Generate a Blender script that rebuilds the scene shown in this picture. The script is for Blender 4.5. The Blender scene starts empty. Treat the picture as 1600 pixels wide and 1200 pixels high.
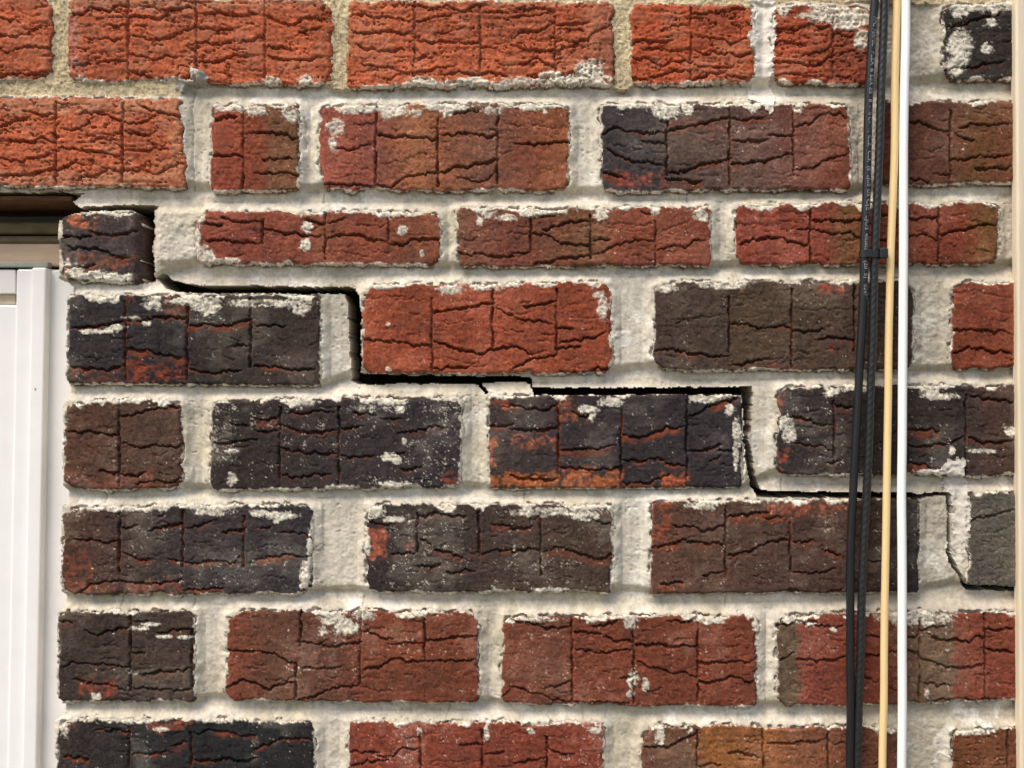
import bpy, math, random
import numpy as np

# ------------------------------------------------------------------ camera, sky, sun
SC = bpy.context.scene
S = 0.0005                 # metres per unit of wall drawing (one brick = 395 units = 0.2 m)
D = 0.85                   # camera distance from the wall face
Z0 = 1.90                  # height of the camera above the ground

cam_d = bpy.data.cameras.new("camera")
cam = bpy.data.objects.new("camera", cam_d)
SC.collection.objects.link(cam)
cam.location = (0, -D, Z0)
cam.rotation_euler = (math.radians(90), 0, 0)
cam_d.sensor_width = 36
cam_d.lens = 36 * D / (1600 * S)
cam_d.clip_start = 0.01
cam_d.clip_end = 500
SC.camera = cam

SUN_EL, SUN_AZ = 58.0, -46.0      # azimuth: degrees to the left of the camera's back
w = bpy.data.worlds.new("World")
SC.world = w
w.use_nodes = True
nt = w.node_tree
sky = nt.nodes.new("ShaderNodeTexSky")
sky.sky_type = 'NISHITA'
sky.sun_disc = False
sky.sun_elevation = math.radians(SUN_EL)
sky.sun_rotation = math.radians(180 - SUN_AZ)
sky.dust_density = 3.0
sky.ozone_density = 0.6
bg = nt.nodes["Background"]
nt.links.new(sky.outputs[0], bg.inputs[0])
bg.inputs[1].default_value = 0.075

sun_d = bpy.data.lights.new("sun", 'SUN')
sun_d.energy = 1.6
sun_d.angle = math.radians(38)
sun_d.color = (1.0, 0.91, 0.79)
sun = bpy.data.objects.new("sun", sun_d)
SC.collection.objects.link(sun)
sun.location = (-2, -4, 6)
# direction the light travels: from upper left front towards the wall
el, az = math.radians(SUN_EL), math.radians(SUN_AZ)
from mathutils import Vector
to_sun = Vector((math.sin(az) * math.cos(el), -math.cos(az) * math.cos(el), math.sin(el)))
sun.rotation_euler = to_sun.to_track_quat('Z', 'Y').to_euler()

SC.view_settings.view_transform = 'Standard'
SC.view_settings.look = 'None'
SC.view_settings.exposure = 1.20
SC.view_settings.gamma = 1.0
SC.view_settings.use_curve_mapping = False
SC.cycles.max_bounces = 5
SC.cycles.diffuse_bounces = 3

COL = SC.collection
rng = np.random.default_rng(11)
random.seed(5)


# ------------------------------------------------------------------ helpers
def lin(c):
    c = np.asarray(c, float) / 255.0
    return np.where(c <= 0.04045, c / 12.92, ((c + 0.055) / 1.055) ** 2.4)


def link(o, parent=None):
    COL.objects.link(o)
    if parent is not None:
        o.parent = parent
    return o


def tag(o, label=None, cat=None, kind=None, group=None):
    if label: o["label"] = label
    if cat: o["category"] = cat
    if kind: o["kind"] = kind
    if group: o["group"] = group
    return o


def empty(name, loc):
    o = bpy.data.objects.new(name, None)
    o.empty_display_size = 0.05
    o.location = loc
    return link(o)


def sm(a, b, x):
    t = np.clip((x - a) / (b - a), 0, 1)
    return t * t * (3 - 2 * t)


def new_mat(name):
    m = bpy.data.materials.new(name)
    m.use_nodes = True
    return m, m.node_tree, m.node_tree.nodes["Principled BSDF"]


def node(t, kind, **kw):
    n = t.nodes.new(kind)
    for k, v in kw.items():
        if k.startswith("in_"):
            key = k[3:].replace("_", " ")
            n.inputs[key].default_value = v
        else:
            setattr(n, k, v)
    return n


def plain_mat(name, rgb, rough=0.6, var=0.10, scale=(60, 60, 60), bump=0.15, bscale=None, rgb2=None, spec=0.5):
    """procedural paint / plastic / wood: two tones mixed by noise, plus fine relief"""
    m, t, p = new_mat(name)
    tc = node(t, "ShaderNodeTexCoord")
    mp = node(t, "ShaderNodeMapping")
    mp.inputs["Scale"].default_value = scale
    t.links.new(tc.outputs["Object"], mp.inputs[0])
    nz = node(t, "ShaderNodeTexNoise", in_Scale=1.0, in_Detail=6.0, in_Roughness=0.65)
    t.links.new(mp.outputs[0], nz.inputs["Vector"])
    rp = node(t, "ShaderNodeValToRGB")
    a = lin(rgb)
    b = lin(rgb2) if rgb2 is not None else a * (1 + 2 * var)
    rp.color_ramp.elements[0].color = (*(a * (1 - var)), 1)
    rp.color_ramp.elements[1].color = (*b, 1)
    rp.color_ramp.elements[0].position = 0.32
    rp.color_ramp.elements[1].position = 0.70
    t.links.new(nz.outputs["Fac"], rp.inputs[0])
    t.links.new(rp.outputs[0], p.inputs["Base Color"])
    p.inputs["Roughness"].default_value = rough
    p.inputs["Specular IOR Level"].default_value = spec
    bp = node(t, "ShaderNodeBump", in_Strength=bump, in_Distance=0.0006)
    t.links.new(nz.outputs["Fac"], bp.inputs["Height"])
    t.links.new(bp.outputs[0], p.inputs["Normal"])
    return m


def masonry_mat(name, grain, gscale, bump, dist):
    """per-point pigment times fine grain, with fine relief"""
    m, t, p = new_mat(name)
    at = node(t, "ShaderNodeAttribute", attribute_name="pigment")
    tc = node(t, "ShaderNodeTexCoord")
    n1 = node(t, "ShaderNodeTexNoise", in_Scale=gscale, in_Detail=5.0, in_Roughness=0.7)
    t.links.new(tc.outputs["Object"], n1.inputs["Vector"])
    mr = node(t, "ShaderNodeMapRange")
    mr.inputs["From Min"].default_value = 0.25
    mr.inputs["From Max"].default_value = 0.75
    mr.inputs["To Min"].default_value = 1 - grain
    mr.inputs["To Max"].default_value = 1 + grain
    t.links.new(n1.outputs["Fac"], mr.inputs["Value"])
    mx = node(t, "ShaderNodeVectorMath", operation='SCALE')
    t.links.new(at.outputs["Color"], mx.inputs[0])
    t.links.new(mr.outputs[0], mx.inputs["Scale"])
    t.links.new(mx.outputs[0], p.inputs["Base Color"])
    p.inputs["Roughness"].default_value = 0.93
    p.inputs["Specular IOR Level"].default_value = 0.25
    bp = node(t, "ShaderNodeBump", in_Strength=bump, in_Distance=dist)
    t.links.new(n1.outputs["Fac"], bp.inputs["Height"])
    t.links.new(bp.outputs[0], p.inputs["Normal"])
    return m


M_BRICK = masonry_mat("fired_clay", 0.30, 1100, 0.6, 0.0006)
M_MORTAR = masonry_mat("lime_mortar", 0.14, 1300, 0.45, 0.0005)


def W(px, py, y=0.0):
    """a point seen at (px, py) of the drawing that lies at depth y behind the wall face"""
    k = S * (D + y) / D
    return Vector(((px - 800) * k, y, Z0 + (600 - py) * k))


# ------------------------------------------------------------------ drawing of the wall (units: 0.5 mm)
def axis(lo, hi, f0, f1, fine, coarse):
    a = np.arange(lo, f0, coarse)
    b = np.arange(f0, f1, fine)
    c = np.arange(f1, hi, coarse)
    return np.concatenate([a, b, c])


XS = axis(-900, 2300, -8, 1609, 1.6, 10.0)
YS = axis(-345, 1620, -8, 1209, 1.6, 10.0)
NX, NY = len(XS), len(YS)
GX, GY = np.meshgrid(XS, YS)


def noise(sx, sy, seed, xs=XS, ys=YS):
    r = np.random.default_rng(seed)
    gx = (xs + 2000.0) / sx
    gy = (ys + 2000.0) / sy
    ix, iy = np.floor(gx).astype(int), np.floor(gy).astype(int)
    fx, fy = gx - ix, gy - iy
    fx = fx * fx * (3 - 2 * fx)
    fy = (fy * fy * (3 - 2 * fy))[:, None]
    ix -= ix.min(); iy -= iy.min()
    L = r.uniform(-1, 1, (iy.max() + 2, ix.max() + 2))
    a = L[iy[:, None], ix[None]] * (1 - fx) + L[iy[:, None], ix[None] + 1] * fx
    b = L[iy[:, None] + 1, ix[None]] * (1 - fx) + L[iy[:, None] + 1, ix[None] + 1] * fx
    return a * (1 - fy) + b * fy


N60 = noise(60, 60, 1); N25 = noise(25, 25, 2); N14 = noise(14, 14, 3); N9 = noise(9, 8, 4)
N5 = noise(5, 5, 5); N3 = noise(3.2, 3.2, 6); N2 = noise(1.9, 1.9, 7)
NH = noise(46, 7, 8); NH2 = noise(18, 4, 9); NV = noise(5, 70, 10); NHB = noise(140, 5, 12)
NW = noise(26, 2.4, 19); NW2 = noise(60, 4.5, 20); N25b = noise(25, 22, 13); N9b = noise(9, 9, 14); N110 = noise(120, 110, 15); N14b = noise(15, 13, 16)
N5b = noise(4.5, 4.5, 17); N2b = noise(1.7, 1.7, 18)

# torn fissures of the brick faces: tile column,row -> strokes in tenths of the tile's 160 x 120 grid
F = {
(0,0): "0,12 8,12 13,13;0,22 8,23 14,22 22,18 27,17;0,32 5,33 10,30 24,29 32,30;0,48 8,46 18,46 26,46 32,45;22,5 30,3;44,8 52,8 56,4 62,4 68,6 72,3 80,3;68,15 74,16 80,15;54,24 65,24 77,24;43,40 50,41 56,39 61,36;61,39 70,38 79,37;80,33 88,35 97,37 104,35 113,36;80,22 90,24 100,24 108,22 116,19 123,17;80,10 90,10 98,11 106,9;85,3 95,5 104,6 114,4 122,5;79,43 90,46 97,49 108,48 119,47;123,17 130,18 140,18 150,17;123,26 130,27 137,27 144,25;128,39 138,37 148,34 158,36;126,8 138,7 147,9 160,9;149,27 160,24;0,79 10,74 18,73;15,69 25,72 33,71;0,88 10,87 20,88 26,86 33,88;0,99 10,100 20,99 28,97 32,94;0,110 10,109 18,109 27,107 33,105;36,65 42,64;50,71 60,70 70,73 76,74;36,80 48,80 55,77;36,92 45,92 55,94 64,95 74,97;57,88 66,86 75,88;35,106 43,102 48,101 55,104;52,111 60,110 68,105 75,107;77,77 88,77 98,72;78,82 90,83 98,82;78,93 90,94 96,92 108,93;77,106 90,106 98,109 106,104 114,102;87,66 100,70 112,72;131,74 137,74 147,72;133,97 140,97 146,96 151,98",
(1,0): "6,9 12,12 20,15 27,14;27,12 36,10 44,11;0,24 5,24;6,29 16,29 22,32;6,35 15,37 25,36 33,37 42,35;28,20 40,17;58,10 66,9 74,10 84,10 92,12 99,13;60,19 68,21 78,19 86,19 92,21 98,19;62,28 72,30 82,32 92,31;70,44 80,41 88,44 95,46;66,40 76,41;80,50 88,47 97,46;100,4 110,5 120,4 130,6 140,2;100,13 110,11 120,9 128,8;112,21 120,19 130,17;100,24 110,26 120,25 130,27 140,26;100,37 106,35;99,46 108,44 118,42 124,41;114,47 124,45 134,46 142,46;141,29 148,30 152,29;141,46 148,45 156,47;152,40 160,41;141,8 150,7 160,9;0,83 10,82 20,84 24,86;5,100 15,99 22,98;0,108 10,108 20,107 25,109;62,77 74,77;48,91 56,93 64,92 72,90;44,114 52,116 62,115 72,116;77,83 86,85 95,84 103,86 112,87;77,102 90,101 100,96 112,97 f;76,115 84,117 90,112 100,109 112,107;115,83 125,83 135,83 145,85 150,83;115,108 125,104 140,102 150,99;125,110 135,113 143,113 151,107;115,93 124,93 f;120,70 128,70 138,68",
(2,0): "0,4 10,6 20,4 26,7;0,11 8,9 20,8 26,10;0,24 5,19 14,20 22,16 26,15;0,28 10,30 20,32 26,31;0,41 8,40 16,35 22,40 27,41;10,47 18,48 26,47;28,18 38,18 44,19;36,26 46,24 56,18 64,15;28,31 34,29 42,29;28,15 40,14 48,14;32,47 42,44;75,27 82,25 90,25 100,25;85,30 92,29 99,32 108,31 112,29;75,35 85,37 94,41 102,38 112,38;75,49 85,49 94,46 104,44 112,43;94,18 102,15 110,16;113,7 121,8 130,7 140,5 150,5;113,20 122,24 130,24 138,27 148,24;113,31 122,34 130,32 140,34 149,32;113,40 125,42 136,42;113,50 122,46 134,46 146,48;0,89 8,90 18,89 28,88 38,87;25,79 35,79 f;57,83 65,80 75,82 84,83 96,82;82,88 90,88 96,90;60,93 68,98 78,101 88,101 95,103;97,81 110,79 122,76 135,74;97,107 108,107 118,102 128,101 136,99;55,108 62,108 70,111;97,112 110,112 118,113;138,74 148,74 158,73;138,88 150,88 160,87;138,102 148,102 160,99",
(3,0): "3,18 12,18 18,19 24,15 32,16 40,17;3,28 12,26 22,28;22,34 32,32 40,28;2,39 12,38 22,39 30,41 38,36 42,34;3,48 12,46 22,47 30,48;42,35 50,33 58,29;42,48 52,48;42,21 52,22;113,17 122,14 132,11 144,9;108,45 118,42 130,41 146,38;0,85 8,85 16,84;0,100 8,98 16,95;17,79 26,77 34,71 44,71 50,73;36,78 50,79 f;17,105 28,105 38,99 50,96;88,76 98,77 108,81 114,83;116,82 122,86 128,87;120,80 126,77 138,78 152,77;90,100 104,98 f;115,100 125,100 133,97 144,98 152,96;90,111 100,114;105,108 113,109;130,105 142,105 152,104",
(0,1): "57,24 66,25 75,26 84,23;40,27 50,28 56,27;43,34 52,34 62,36 70,39 80,41;42,47 58,46;125,19 138,20;139,16 148,18 160,18;130,30 140,29 150,31 160,31;46,85 56,84 68,83 78,80;79,79 88,80 100,78 115,78;44,109 54,110 64,111 74,109;79,97 90,98 100,101 112,103;119,83 130,83 142,83 152,81 156,80;120,111 132,113 142,112 150,111;144,96 155,95",
(1,1): "0,18 4,18;5,24 12,24 17,26 24,25 32,27 40,28;30,18 42,19;44,20 50,19 56,16;44,29 52,26 60,27 68,27 74,30 82,31;44,37 52,37 62,39 70,40 f;83,32 92,33 96,30 108,29 114,29;0,33 4,32;126,37 136,39 148,39 160,40;0,83 8,83 18,84;0,108 12,109 25,111 36,110;30,98 40,92 f;0,70 10,70;67,92 78,92 88,94 100,96 109,95;111,75 122,74 134,71 148,69;111,94 120,95 130,99 140,101 146,98 154,97 160,97;150,73 160,77;111,110 122,109 132,109 138,108;95,88 109,88 f;70,66 84,66 100,67 108,68 f",
(2,1): "0,38 10,38;13,15 26,15;20,23 30,20 38,18 50,18;12,26 20,26 30,31 40,33 49,33;15,44 24,43 34,41 48,40;52,18 62,20 74,20 86,20 f;51,30 60,29;52,40 60,35 70,32 78,29 88,31;92,36 98,34 108,34 114,30 120,31;90,27 98,22 110,18 f;80,10 84,13 90,12;143,33 150,29 160,28;142,20 152,20 160,21 f;0,77 8,80 16,80 26,82;8,71 18,69 26,68;28,84 38,86;30,94 42,92 52,90 58,87;28,97 42,97;0,96 8,98 12,101;0,111 8,106 18,103 27,102;32,113 46,112 52,110 61,110;90,98 100,98 110,100 120,101 130,103 136,102;100,80 116,78 134,77 f;137,83 148,83 160,86;136,62 146,65 156,63 f;137,108 148,106 160,104",
(3,1): "0,28 10,29 18,32 25,33;0,10 14,12 26,13 f;18,23 26,23 34,24 44,26 52,26 58,28;28,17 40,18 50,18 58,17;88,27 97,26 102,29 107,30;88,17 98,16 106,15;109,27 118,24 126,23 134,20 142,20;71,14 75,14;71,30 76,30;0,85 8,83 14,84;16,87 24,87 34,86;30,92 40,91 54,92;0,104 12,105 f;16,72 30,74 45,73 54,73 f;116,63 130,61 140,64 152,66 f;117,85 128,86 140,86 152,88;117,100 126,97 134,97 140,99 152,100",
(0,2): "42,29 52,30 62,30 70,32 74,31;76,20 84,19 92,16 104,14 112,14;76,36 86,40 96,38 106,39 114,38;63,54 74,55 86,57 90,55;86,62 98,60 106,62 114,59;132,36 142,37 152,35 160,35;144,25 154,25;45,96 56,97 66,98 74,98;76,90 86,88;94,91 104,89 113,87;116,90 124,88 136,85;140,93 152,90;76,106 86,109 94,110;114,112 124,112 134,110 144,112 150,108;106,110 112,110;76,97 86,99 f",
(1,2): "0,22 12,21;18,18 30,18 40,17 48,17;15,26 24,28 34,30 44,30 50,29;0,29 12,29;15,39 22,41 32,42 40,43 50,43;16,57 28,58 38,56 46,56;53,28 60,27 66,26;54,45 64,45 72,45;62,18 74,19;78,22 90,21;88,31 98,29 108,27 118,27;92,53 104,52;86,43 92,43;146,26 154,26 160,25;0,90 8,89;16,93 26,93 34,95;0,109 8,108 16,106 28,108 36,107;70,87 80,88 90,87 98,84;103,82 116,81 124,82 130,83;104,97 112,103 120,104 128,108;134,106 142,106 150,104 160,103;86,106 98,105;102,114 114,113;120,117 136,116;148,88 160,88",
(2,2): "0,13 10,15 20,16 28,13;0,28 10,28 20,28 28,27;0,57 8,59 20,60 28,60;38,17 46,20 50,18;31,41 42,40 54,40 64,38;31,52 42,53 52,54 62,53 68,52;70,31 78,33 84,33 90,29 98,27 108,27;70,48 82,48 92,47 100,50 108,51;70,62 82,62 90,60 98,56;110,20 120,16 130,12 140,9;111,42 120,41 130,38;124,49 130,44;130,41 138,42;0,89 12,89;0,104 10,103 18,103;20,104 28,101 36,104 46,107 54,109 62,107;48,84 56,87 62,88;102,89 112,88 120,91 132,88;88,101 98,100 106,97 112,99 124,99 132,100;135,82 146,81 160,80;135,107 146,105 154,101 160,99;120,119 132,118",
(3,2): "12,19 22,21 32,25 40,25;15,36 26,38 36,39 40,41;41,12 52,15;88,28 98,28 106,29;88,38 100,39 112,37;114,37 122,33;125,33 134,36 144,36 153,35;126,7 138,9 152,11;88,49 96,50 106,53;38,49 46,48;0,99 12,97;15,98 28,98;35,104 44,106;16,117 28,118 42,115;59,111 70,110;0,84 8,83;126,84 138,83 153,79;130,94 142,92 153,89 f;140,104 152,100 f",
(0,3): "46,12 56,5 66,2 78,3 90,4 102,4 114,2;116,9 126,8 138,8;54,34 60,37 66,35 74,32 80,33;83,28 92,28;98,36 108,34 120,33;37,59 44,54 54,54 64,55 80,56;82,59 90,61 98,59 110,59 120,58;46,65 56,66 66,67 78,72;82,70 94,69 104,71 118,70;82,48 90,47;36,28 44,29;144,46 160,47;142,70 150,65 160,66;60,97 70,96 80,97;84,111 94,111 104,110;108,106 116,104;122,98 132,96 142,97 150,100 160,100;122,115 132,115 144,114 152,115 160,114;40,113 54,114",
(1,3): "0,47 8,47 16,51 24,54;0,67 8,70 14,68 24,66;27,41 38,42 50,43 58,41 65,41;27,56 38,57 46,58 52,57;28,77 36,75 44,71 54,69 64,69;67,35 74,35 80,38 85,39;84,43 92,41 104,41;68,58 78,56 84,52 89,51 94,53 106,53;107,53 116,53 126,52 136,52;107,40 116,39 128,38 138,37;65,69 76,71 88,72 f;150,78 160,70;0,108 8,105 14,102 20,101 34,102;58,109 68,110 76,110;76,113 86,112 92,107 102,108;60,119 70,116 82,115;128,105 141,105;144,111 154,110;110,116 140,116 f",
(2,3): "94,4 106,4;0,28 10,29 20,32 36,32;40,34 50,35 58,38 66,40 75,40;51,32 60,30 66,28;39,46 48,46 58,48 68,46 75,46;0,69 8,71 20,75 32,78 44,79;20,70 28,69 36,66;68,64 76,62;44,79 56,79 72,80;78,43 88,42 96,44 106,43 116,43;78,53 86,56 96,60 108,60 117,63;98,28 108,28 115,26;117,54 126,53 138,54 150,53;118,66 128,65 136,63 150,66;78,70 90,72 f;0,117 10,115 20,113;22,108 28,110 38,111;84,107 94,107 104,103 116,98;136,110 144,110 154,113;117,118 130,117",
(3,3): "0,12 14,8 28,10 46,9;6,32 12,31 18,28 30,29;8,52 16,48;19,51 30,53 40,52 48,50;20,29 30,30 38,32 47,31;60,37 70,38;60,48 70,50;60,62 68,66;76,48 84,46 94,47;86,38 94,38;96,33 104,32 110,32;101,36 108,40 118,39 126,41 131,37 136,38;96,52 104,54 112,57 122,57 136,56;97,67 114,68;136,33 152,33;137,45 146,47 154,47;100,78 120,77 150,77;0,104 10,104 22,103 36,102;116,116 130,118 f",
}
# scored vertical lines: x,y0,y1
V = {
(0,0): "80,0,51;122.5,0,52;34.5,63,115;76.5,64,114;152,65,118",
(1,0): "5.5,0,49;99,0,46;140.5,2,47;75,66,116;113.5,74,117;151,68,115",
(2,0): "27,10,50;112,4,50;97,76,110;136,66,116",
(3,0): "41,8,49;16,66,110;114,69,115",
(0,1): "78,68,118;117,70,118;156.5,66,110",
(1,1): "4,18,33;43,12,42;82.5,16,31;110,66,112;148,60,97",
(2,1): "12,16,40;49.5,14,42;90,18,46;28,60,103;136,65,104",
(3,1): "26.5,7,44;107,9,44;15,60,110;54.5,58,100",
(0,2): "74.5,12,64;74.5,76,118;114,78,115;152,82,115",
(1,2): "15,14,64;52,14,64;101,80,105;139.5,78,108",
(2,2): "29,10,60;68.5,14,64;109.5,10,62;18,80,120;133.5,76,120",
(3,2): "124,6,60;41.5,10,50;14,86,118",
(0,3): "81.5,24,72;120,34,70;80.5,94,120;119.5,97,120",
(1,3): "28,22,44;65,20,68;105.5,26,54;25,54,76;102.5,94,120;141.5,96,120",
(2,3): "37.5,22,78;76,30,80;116.5,24,78;22,100,120;116,96,120;157,94,120",
(3,3): "95,26,78;136,20,78;37.5,95,120;150,96,120",
}

OR = (192, 97, 67); WH = (222, 214, 200)
# course -> list of bricks: corners TL TR BR BL, colour stops by x, options
B = {}
def b(course, tl, tr, br, bl, stops, **kw):
    B.setdefault(course, []).append(dict(q=(tl, tr, br, bl), stops=stops, **kw))

OLD = dict(fine=1.0, core=0.25, top=0.5, bot=2, side=1, specks=0.1, rough=1.5, old=1)
b('A', (-320,-14), (83,-6), (82,124), (-320,118), [(0, OR)], **OLD)
b('A', (107,-8), (518,0), (517,134), (107,126), [(107,(170,92,70)),(150,OR)], **{**OLD, 'bot': 7})
b('A', (543,0), (958,3), (957,134), (543,137), [(543,OR),(900,OR),(955,(170,100,76))], **{**OLD, 'bot': 13})
b('A', (984,5), (1181,6), (1179,132), (984,132), [(984,(176,82,54))], **{**OLD, 'bot': 6, 'side': 4})
b('A', (1206,8), (1362,10), (1360,131), (1206,130), [(1206,(170,78,52)),(1340,(150,74,54))], **{**OLD, 'bot': 8, 'top': 12, 'side': 3})
b('A', (1473,3), (1860,4), (1860,126), (1474,124), [(1473,(56,50,48))], fine=.3, core=.5, top=10, bot=6, side=6, specks=.6)
b('B', (-140,149), (281,153), (290,293), (-140,289), [(0,OR)], **{**OLD, 'pale': 1})
b('B', (329,160), (468,164), (467,298), (329,297), [(340,(152,74,56)),(408,(150,76,56)),(424,(134,88,66))], fine=.25, core=.4, top=7, bot=2, side=5, specks=.25)
b('B', (498,163), (889,161), (889,299), (499,297), [(510,(156,82,68)),(600,(150,84,70)),(645,(160,100,72)),(690,(146,88,66)),(770,(124,80,68)),(830,(148,84,64)),(880,(156,92,64))], fine=.25, core=.5, top=9, bot=4, side=4, specks=.3)
b('B', (938,162), (1326,160), (1329,296), (939,299), [(940,(72,63,67)),(1020,(74,66,68)),(1060,(92,74,68)),(1140,(98,74,68)),(1180,(100,72,66)),(1240,(118,72,62)),(1320,(126,72,56))], fine=.25, core=.8, top=8, bot=4, side=5, specks=.35)
b('B', (1374,158), (1772,152), (1772,284), (1374,290), [(1390,(104,62,50)),(1480,(102,64,52)),(1530,(112,74,46)),(1560,(112,68,48))], fine=.25, core=.4, top=8, bot=3, side=4, specks=.3)
b('C', (96,332), (222,330), (221,441), (96,440), [(100,(84,72,70)),(205,(80,68,68)),(225,(96,74,68))], fine=.3, core=1.2, top=4, bot=9, side=0, specks=.6, proud=-1.5, rside=(206, 223, 12))
b('C', (306,330), (688,330), (688,416), (304,412), [(310,(146,74,60)),(480,(142,76,60)),(500,(140,82,64)),(560,(146,74,58)),(650,(146,84,64))], fine=.2, core=.25, top=5, bot=5, side=3, specks=.25)
b('C', (714,325), (1111,323), (1111,416), (714,417), [(720,(122,76,62)),(800,(130,72,60)),(880,(124,76,58)),(925,(116,80,58)),(965,(134,72,56)),(1100,(132,70,54))], fine=.25, core=.5, top=8, bot=2, side=4, specks=.3)
b('C', (1150,318), (1560,316), (1560,414), (1150,414), [(1150,(142,68,54)),(1290,(140,70,56)),(1320,(128,84,56)),(1375,(122,62,46)),(1500,(128,60,44)),(1530,(122,78,48))], fine=.25, core=.6, top=6, bot=2, side=4, specks=.35)
b('C', (1600,316), (1990,316), (1990,412), (1600,412), [(1600,(120,64,50))], fine=.2, core=.5, top=5, bot=2, side=3, specks=.3)
b('D', (107,461), (500,460), (500,603), (105,600), [(107,(58,52,54)),(300,(60,55,56)),(350,(72,63,58)),(490,(82,68,62))], fine=.2, core=1.0, top=9, bot=2, side=2, specks=.55, sharp=1)
b('D', (566,444), (954,441), (956,583), (565,584), [(570,(158,78,56)),(950,(156,76,54))], fine=.25, core=.3, top=5, bot=2, side=5, specks=.35)
b('D', (1023,440), (1428,437), (1427,579), (1020,578), [(1025,(84,67,61)),(1135,(84,68,60)),(1150,(96,78,62)),(1240,(92,74,62)),(1320,(90,70,60)),(1420,(80,62,54))], fine=.25, core=.5, top=5, bot=3, side=3, specks=.4)
b('D', (1487,440), (1885,436), (1885,576), (1487,578), [(1487,(132,64,46))], fine=.25, core=.3, top=7, bot=2, side=4, specks=.3)
b('E', (100,626), (286,625), (285,764), (99,766), [(100,(98,66,54)),(190,(94,68,58)),(280,(96,72,62))], fine=.3, core=.6, top=6, bot=2, side=3, specks=.5)
b('E', (330,625), (721,620), (719,762), (329,765), [(330,(66,56,54)),(500,(64,56,56)),(720,(60,54,58))], fine=.25, core=.5, top=6, bot=5, side=5, specks=1.15)
b('E', (763,617), (1161,615), (1161,763), (765,764), [(765,(72,60,58)),(900,(66,58,60)),(1150,(64,58,62))], fine=.2, core=1.3, top=4, bot=1, side=4, specks=.5, sharp=1)
b('E', (1214,604), (1613,601), (1613,744), (1212,744), [(1214,(62,55,55)),(1320,(66,56,54)),(1500,(64,56,54)),(1540,(84,64,56))], fine=.2, core=.7, top=6, bot=5, side=5, specks=.6)
b('F', (98,791), (489,788), (489,927), (96,932), [(98,(98,68,56)),(180,(84,66,60)),(260,(68,60,60)),(480,(62,57,60))], fine=.25, core=.9, top=8, bot=3, side=4, specks=.6)
b('F', (572,788), (958,787), (957,926), (571,926), [(572,(64,55,54)),(700,(72,60,55)),(950,(80,64,56))], fine=.25, core=.6, top=7, bot=4, side=5, specks=.75)
b('F', (1016,783), (1436,778), (1436,926), (1016,929), [(1016,(104,72,60)),(1130,(98,72,62)),(1240,(88,66,58)),(1320,(84,62,54)),(1400,(62,50,48)),(1430,(56,48,48))], fine=.25, core=.9, top=4, bot=1, side=3, specks=.5, sharp=1)
b('F', (1514,770), (1905,768), (1905,920), (1512,916), [(1514,(104,95,88))], fine=.2, core=.15, top=4, bot=2, side=5, specks=.4)
b('G', (91,955), (303,954), (304,1097), (90,1096), [(91,(76,63,57)),(300,(78,65,58))], fine=.3, core=.5, top=4, bot=4, side=2, specks=.4)
b('G', (358,952), (749,955), (749,1099), (352,1095), [(358,(136,72,56)),(420,(112,72,58)),(520,(116,72,58)),(570,(132,72,54)),(740,(132,70,52))], fine=.25, core=.4, top=5, bot=4, side=4, specks=.6)
b('G', (785,962), (1182,961), (1183,1106), (783,1102), [(785,(132,70,54)),(870,(118,72,58)),(900,(132,70,54)),(1180,(136,70,52))], fine=.25, core=.3, top=7, bot=3, side=4, specks=.5)
b('G', (1214,961), (1610,953), (1610,1094), (1213,1106), [(1216,(100,78,62)),(1244,(102,78,62)),(1252,(140,72,60)),(1380,(130,66,52)),(1430,(104,74,58)),(1486,(106,82,66)),(1496,(134,70,54)),(1600,(130,66,50))], fine=.25, core=.25, top=7, bot=3, side=4, specks=.4)
b('H', (90,1124), (491,1127), (491,1268), (88,1268), [(90,(66,58,56)),(200,(54,50,50)),(320,(46,46,48)),(480,(48,46,48))], fine=.2, core=1.1, top=4, bot=3, side=3, specks=.7)
b('H', (546,1128), (945,1130), (945,1270), (544,1270), [(546,(144,70,54)),(940,(140,68,54))], fine=.25, core=.3, top=4, bot=3, side=4, specks=.8)
b('H', (1002,1134), (1403,1134), (1403,1272), (1000,1272), [(1002,(118,76,60)),(1080,(108,74,60)),(1110,(146,92,54)),(1200,(140,86,54)),(1250,(124,76,56)),(1400,(104,64,52))], fine=.25, core=.5, top=6, bot=3, side=4, specks=.5)
b('H', (1488,1140), (1890,1136), (1890,1274), (1486,1276), [(1488,(120,70,46)),(1600,(112,66,46))], fine=.5, core=.4, top=4, bot=3, side=4, specks=.3)

PAL = [(150,76,56),(96,70,60),(66,58,58),(132,70,54),(112,72,56),(72,62,58),(140,84,58)]
def filler(course, x0, x1, y0, y1, old=False):
    x = x0
    while x < x1:
        xe = min(x + 398 + random.uniform(-5, 5), 2296)
        if xe - x > 60:
            c = OR if old else random.choice(PAL)
            kw = dict(OLD) if old else dict(fine=.25, core=.5, top=6, bot=3, side=4, specks=.5)
            b(course, (x, y0), (xe, y0), (xe, y1), (x, y1), [(x, c)], **kw)
        x = xe + 40
filler('Y', -890, 2290, -335, -203, True)
filler('Z', -760, 2290, -171, -44, True)
for c, xl, y0, y1 in (('A', -760, -14, 118), ('B', -578, 149, 289)):
    filler(c, xl, -330, y0, y1, True) if c == 'A' else filler(c, xl, -200, y0, y1, True)
for c, x0, y0, y1 in (('A',1895,4,126),('B',1810,152,284),('C',2030,316,412),('D',1930,436,576),('E',1660,601,744),('F',1945,768,920),('G',1655,953,1094),('H',1935,1136,1274)):
    filler(c, x0, 2290, y0, y1)
filler('I', 92, 2290, 1303, 1440)
filler('J', 280, 2290, 1474, 1612)
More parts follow.
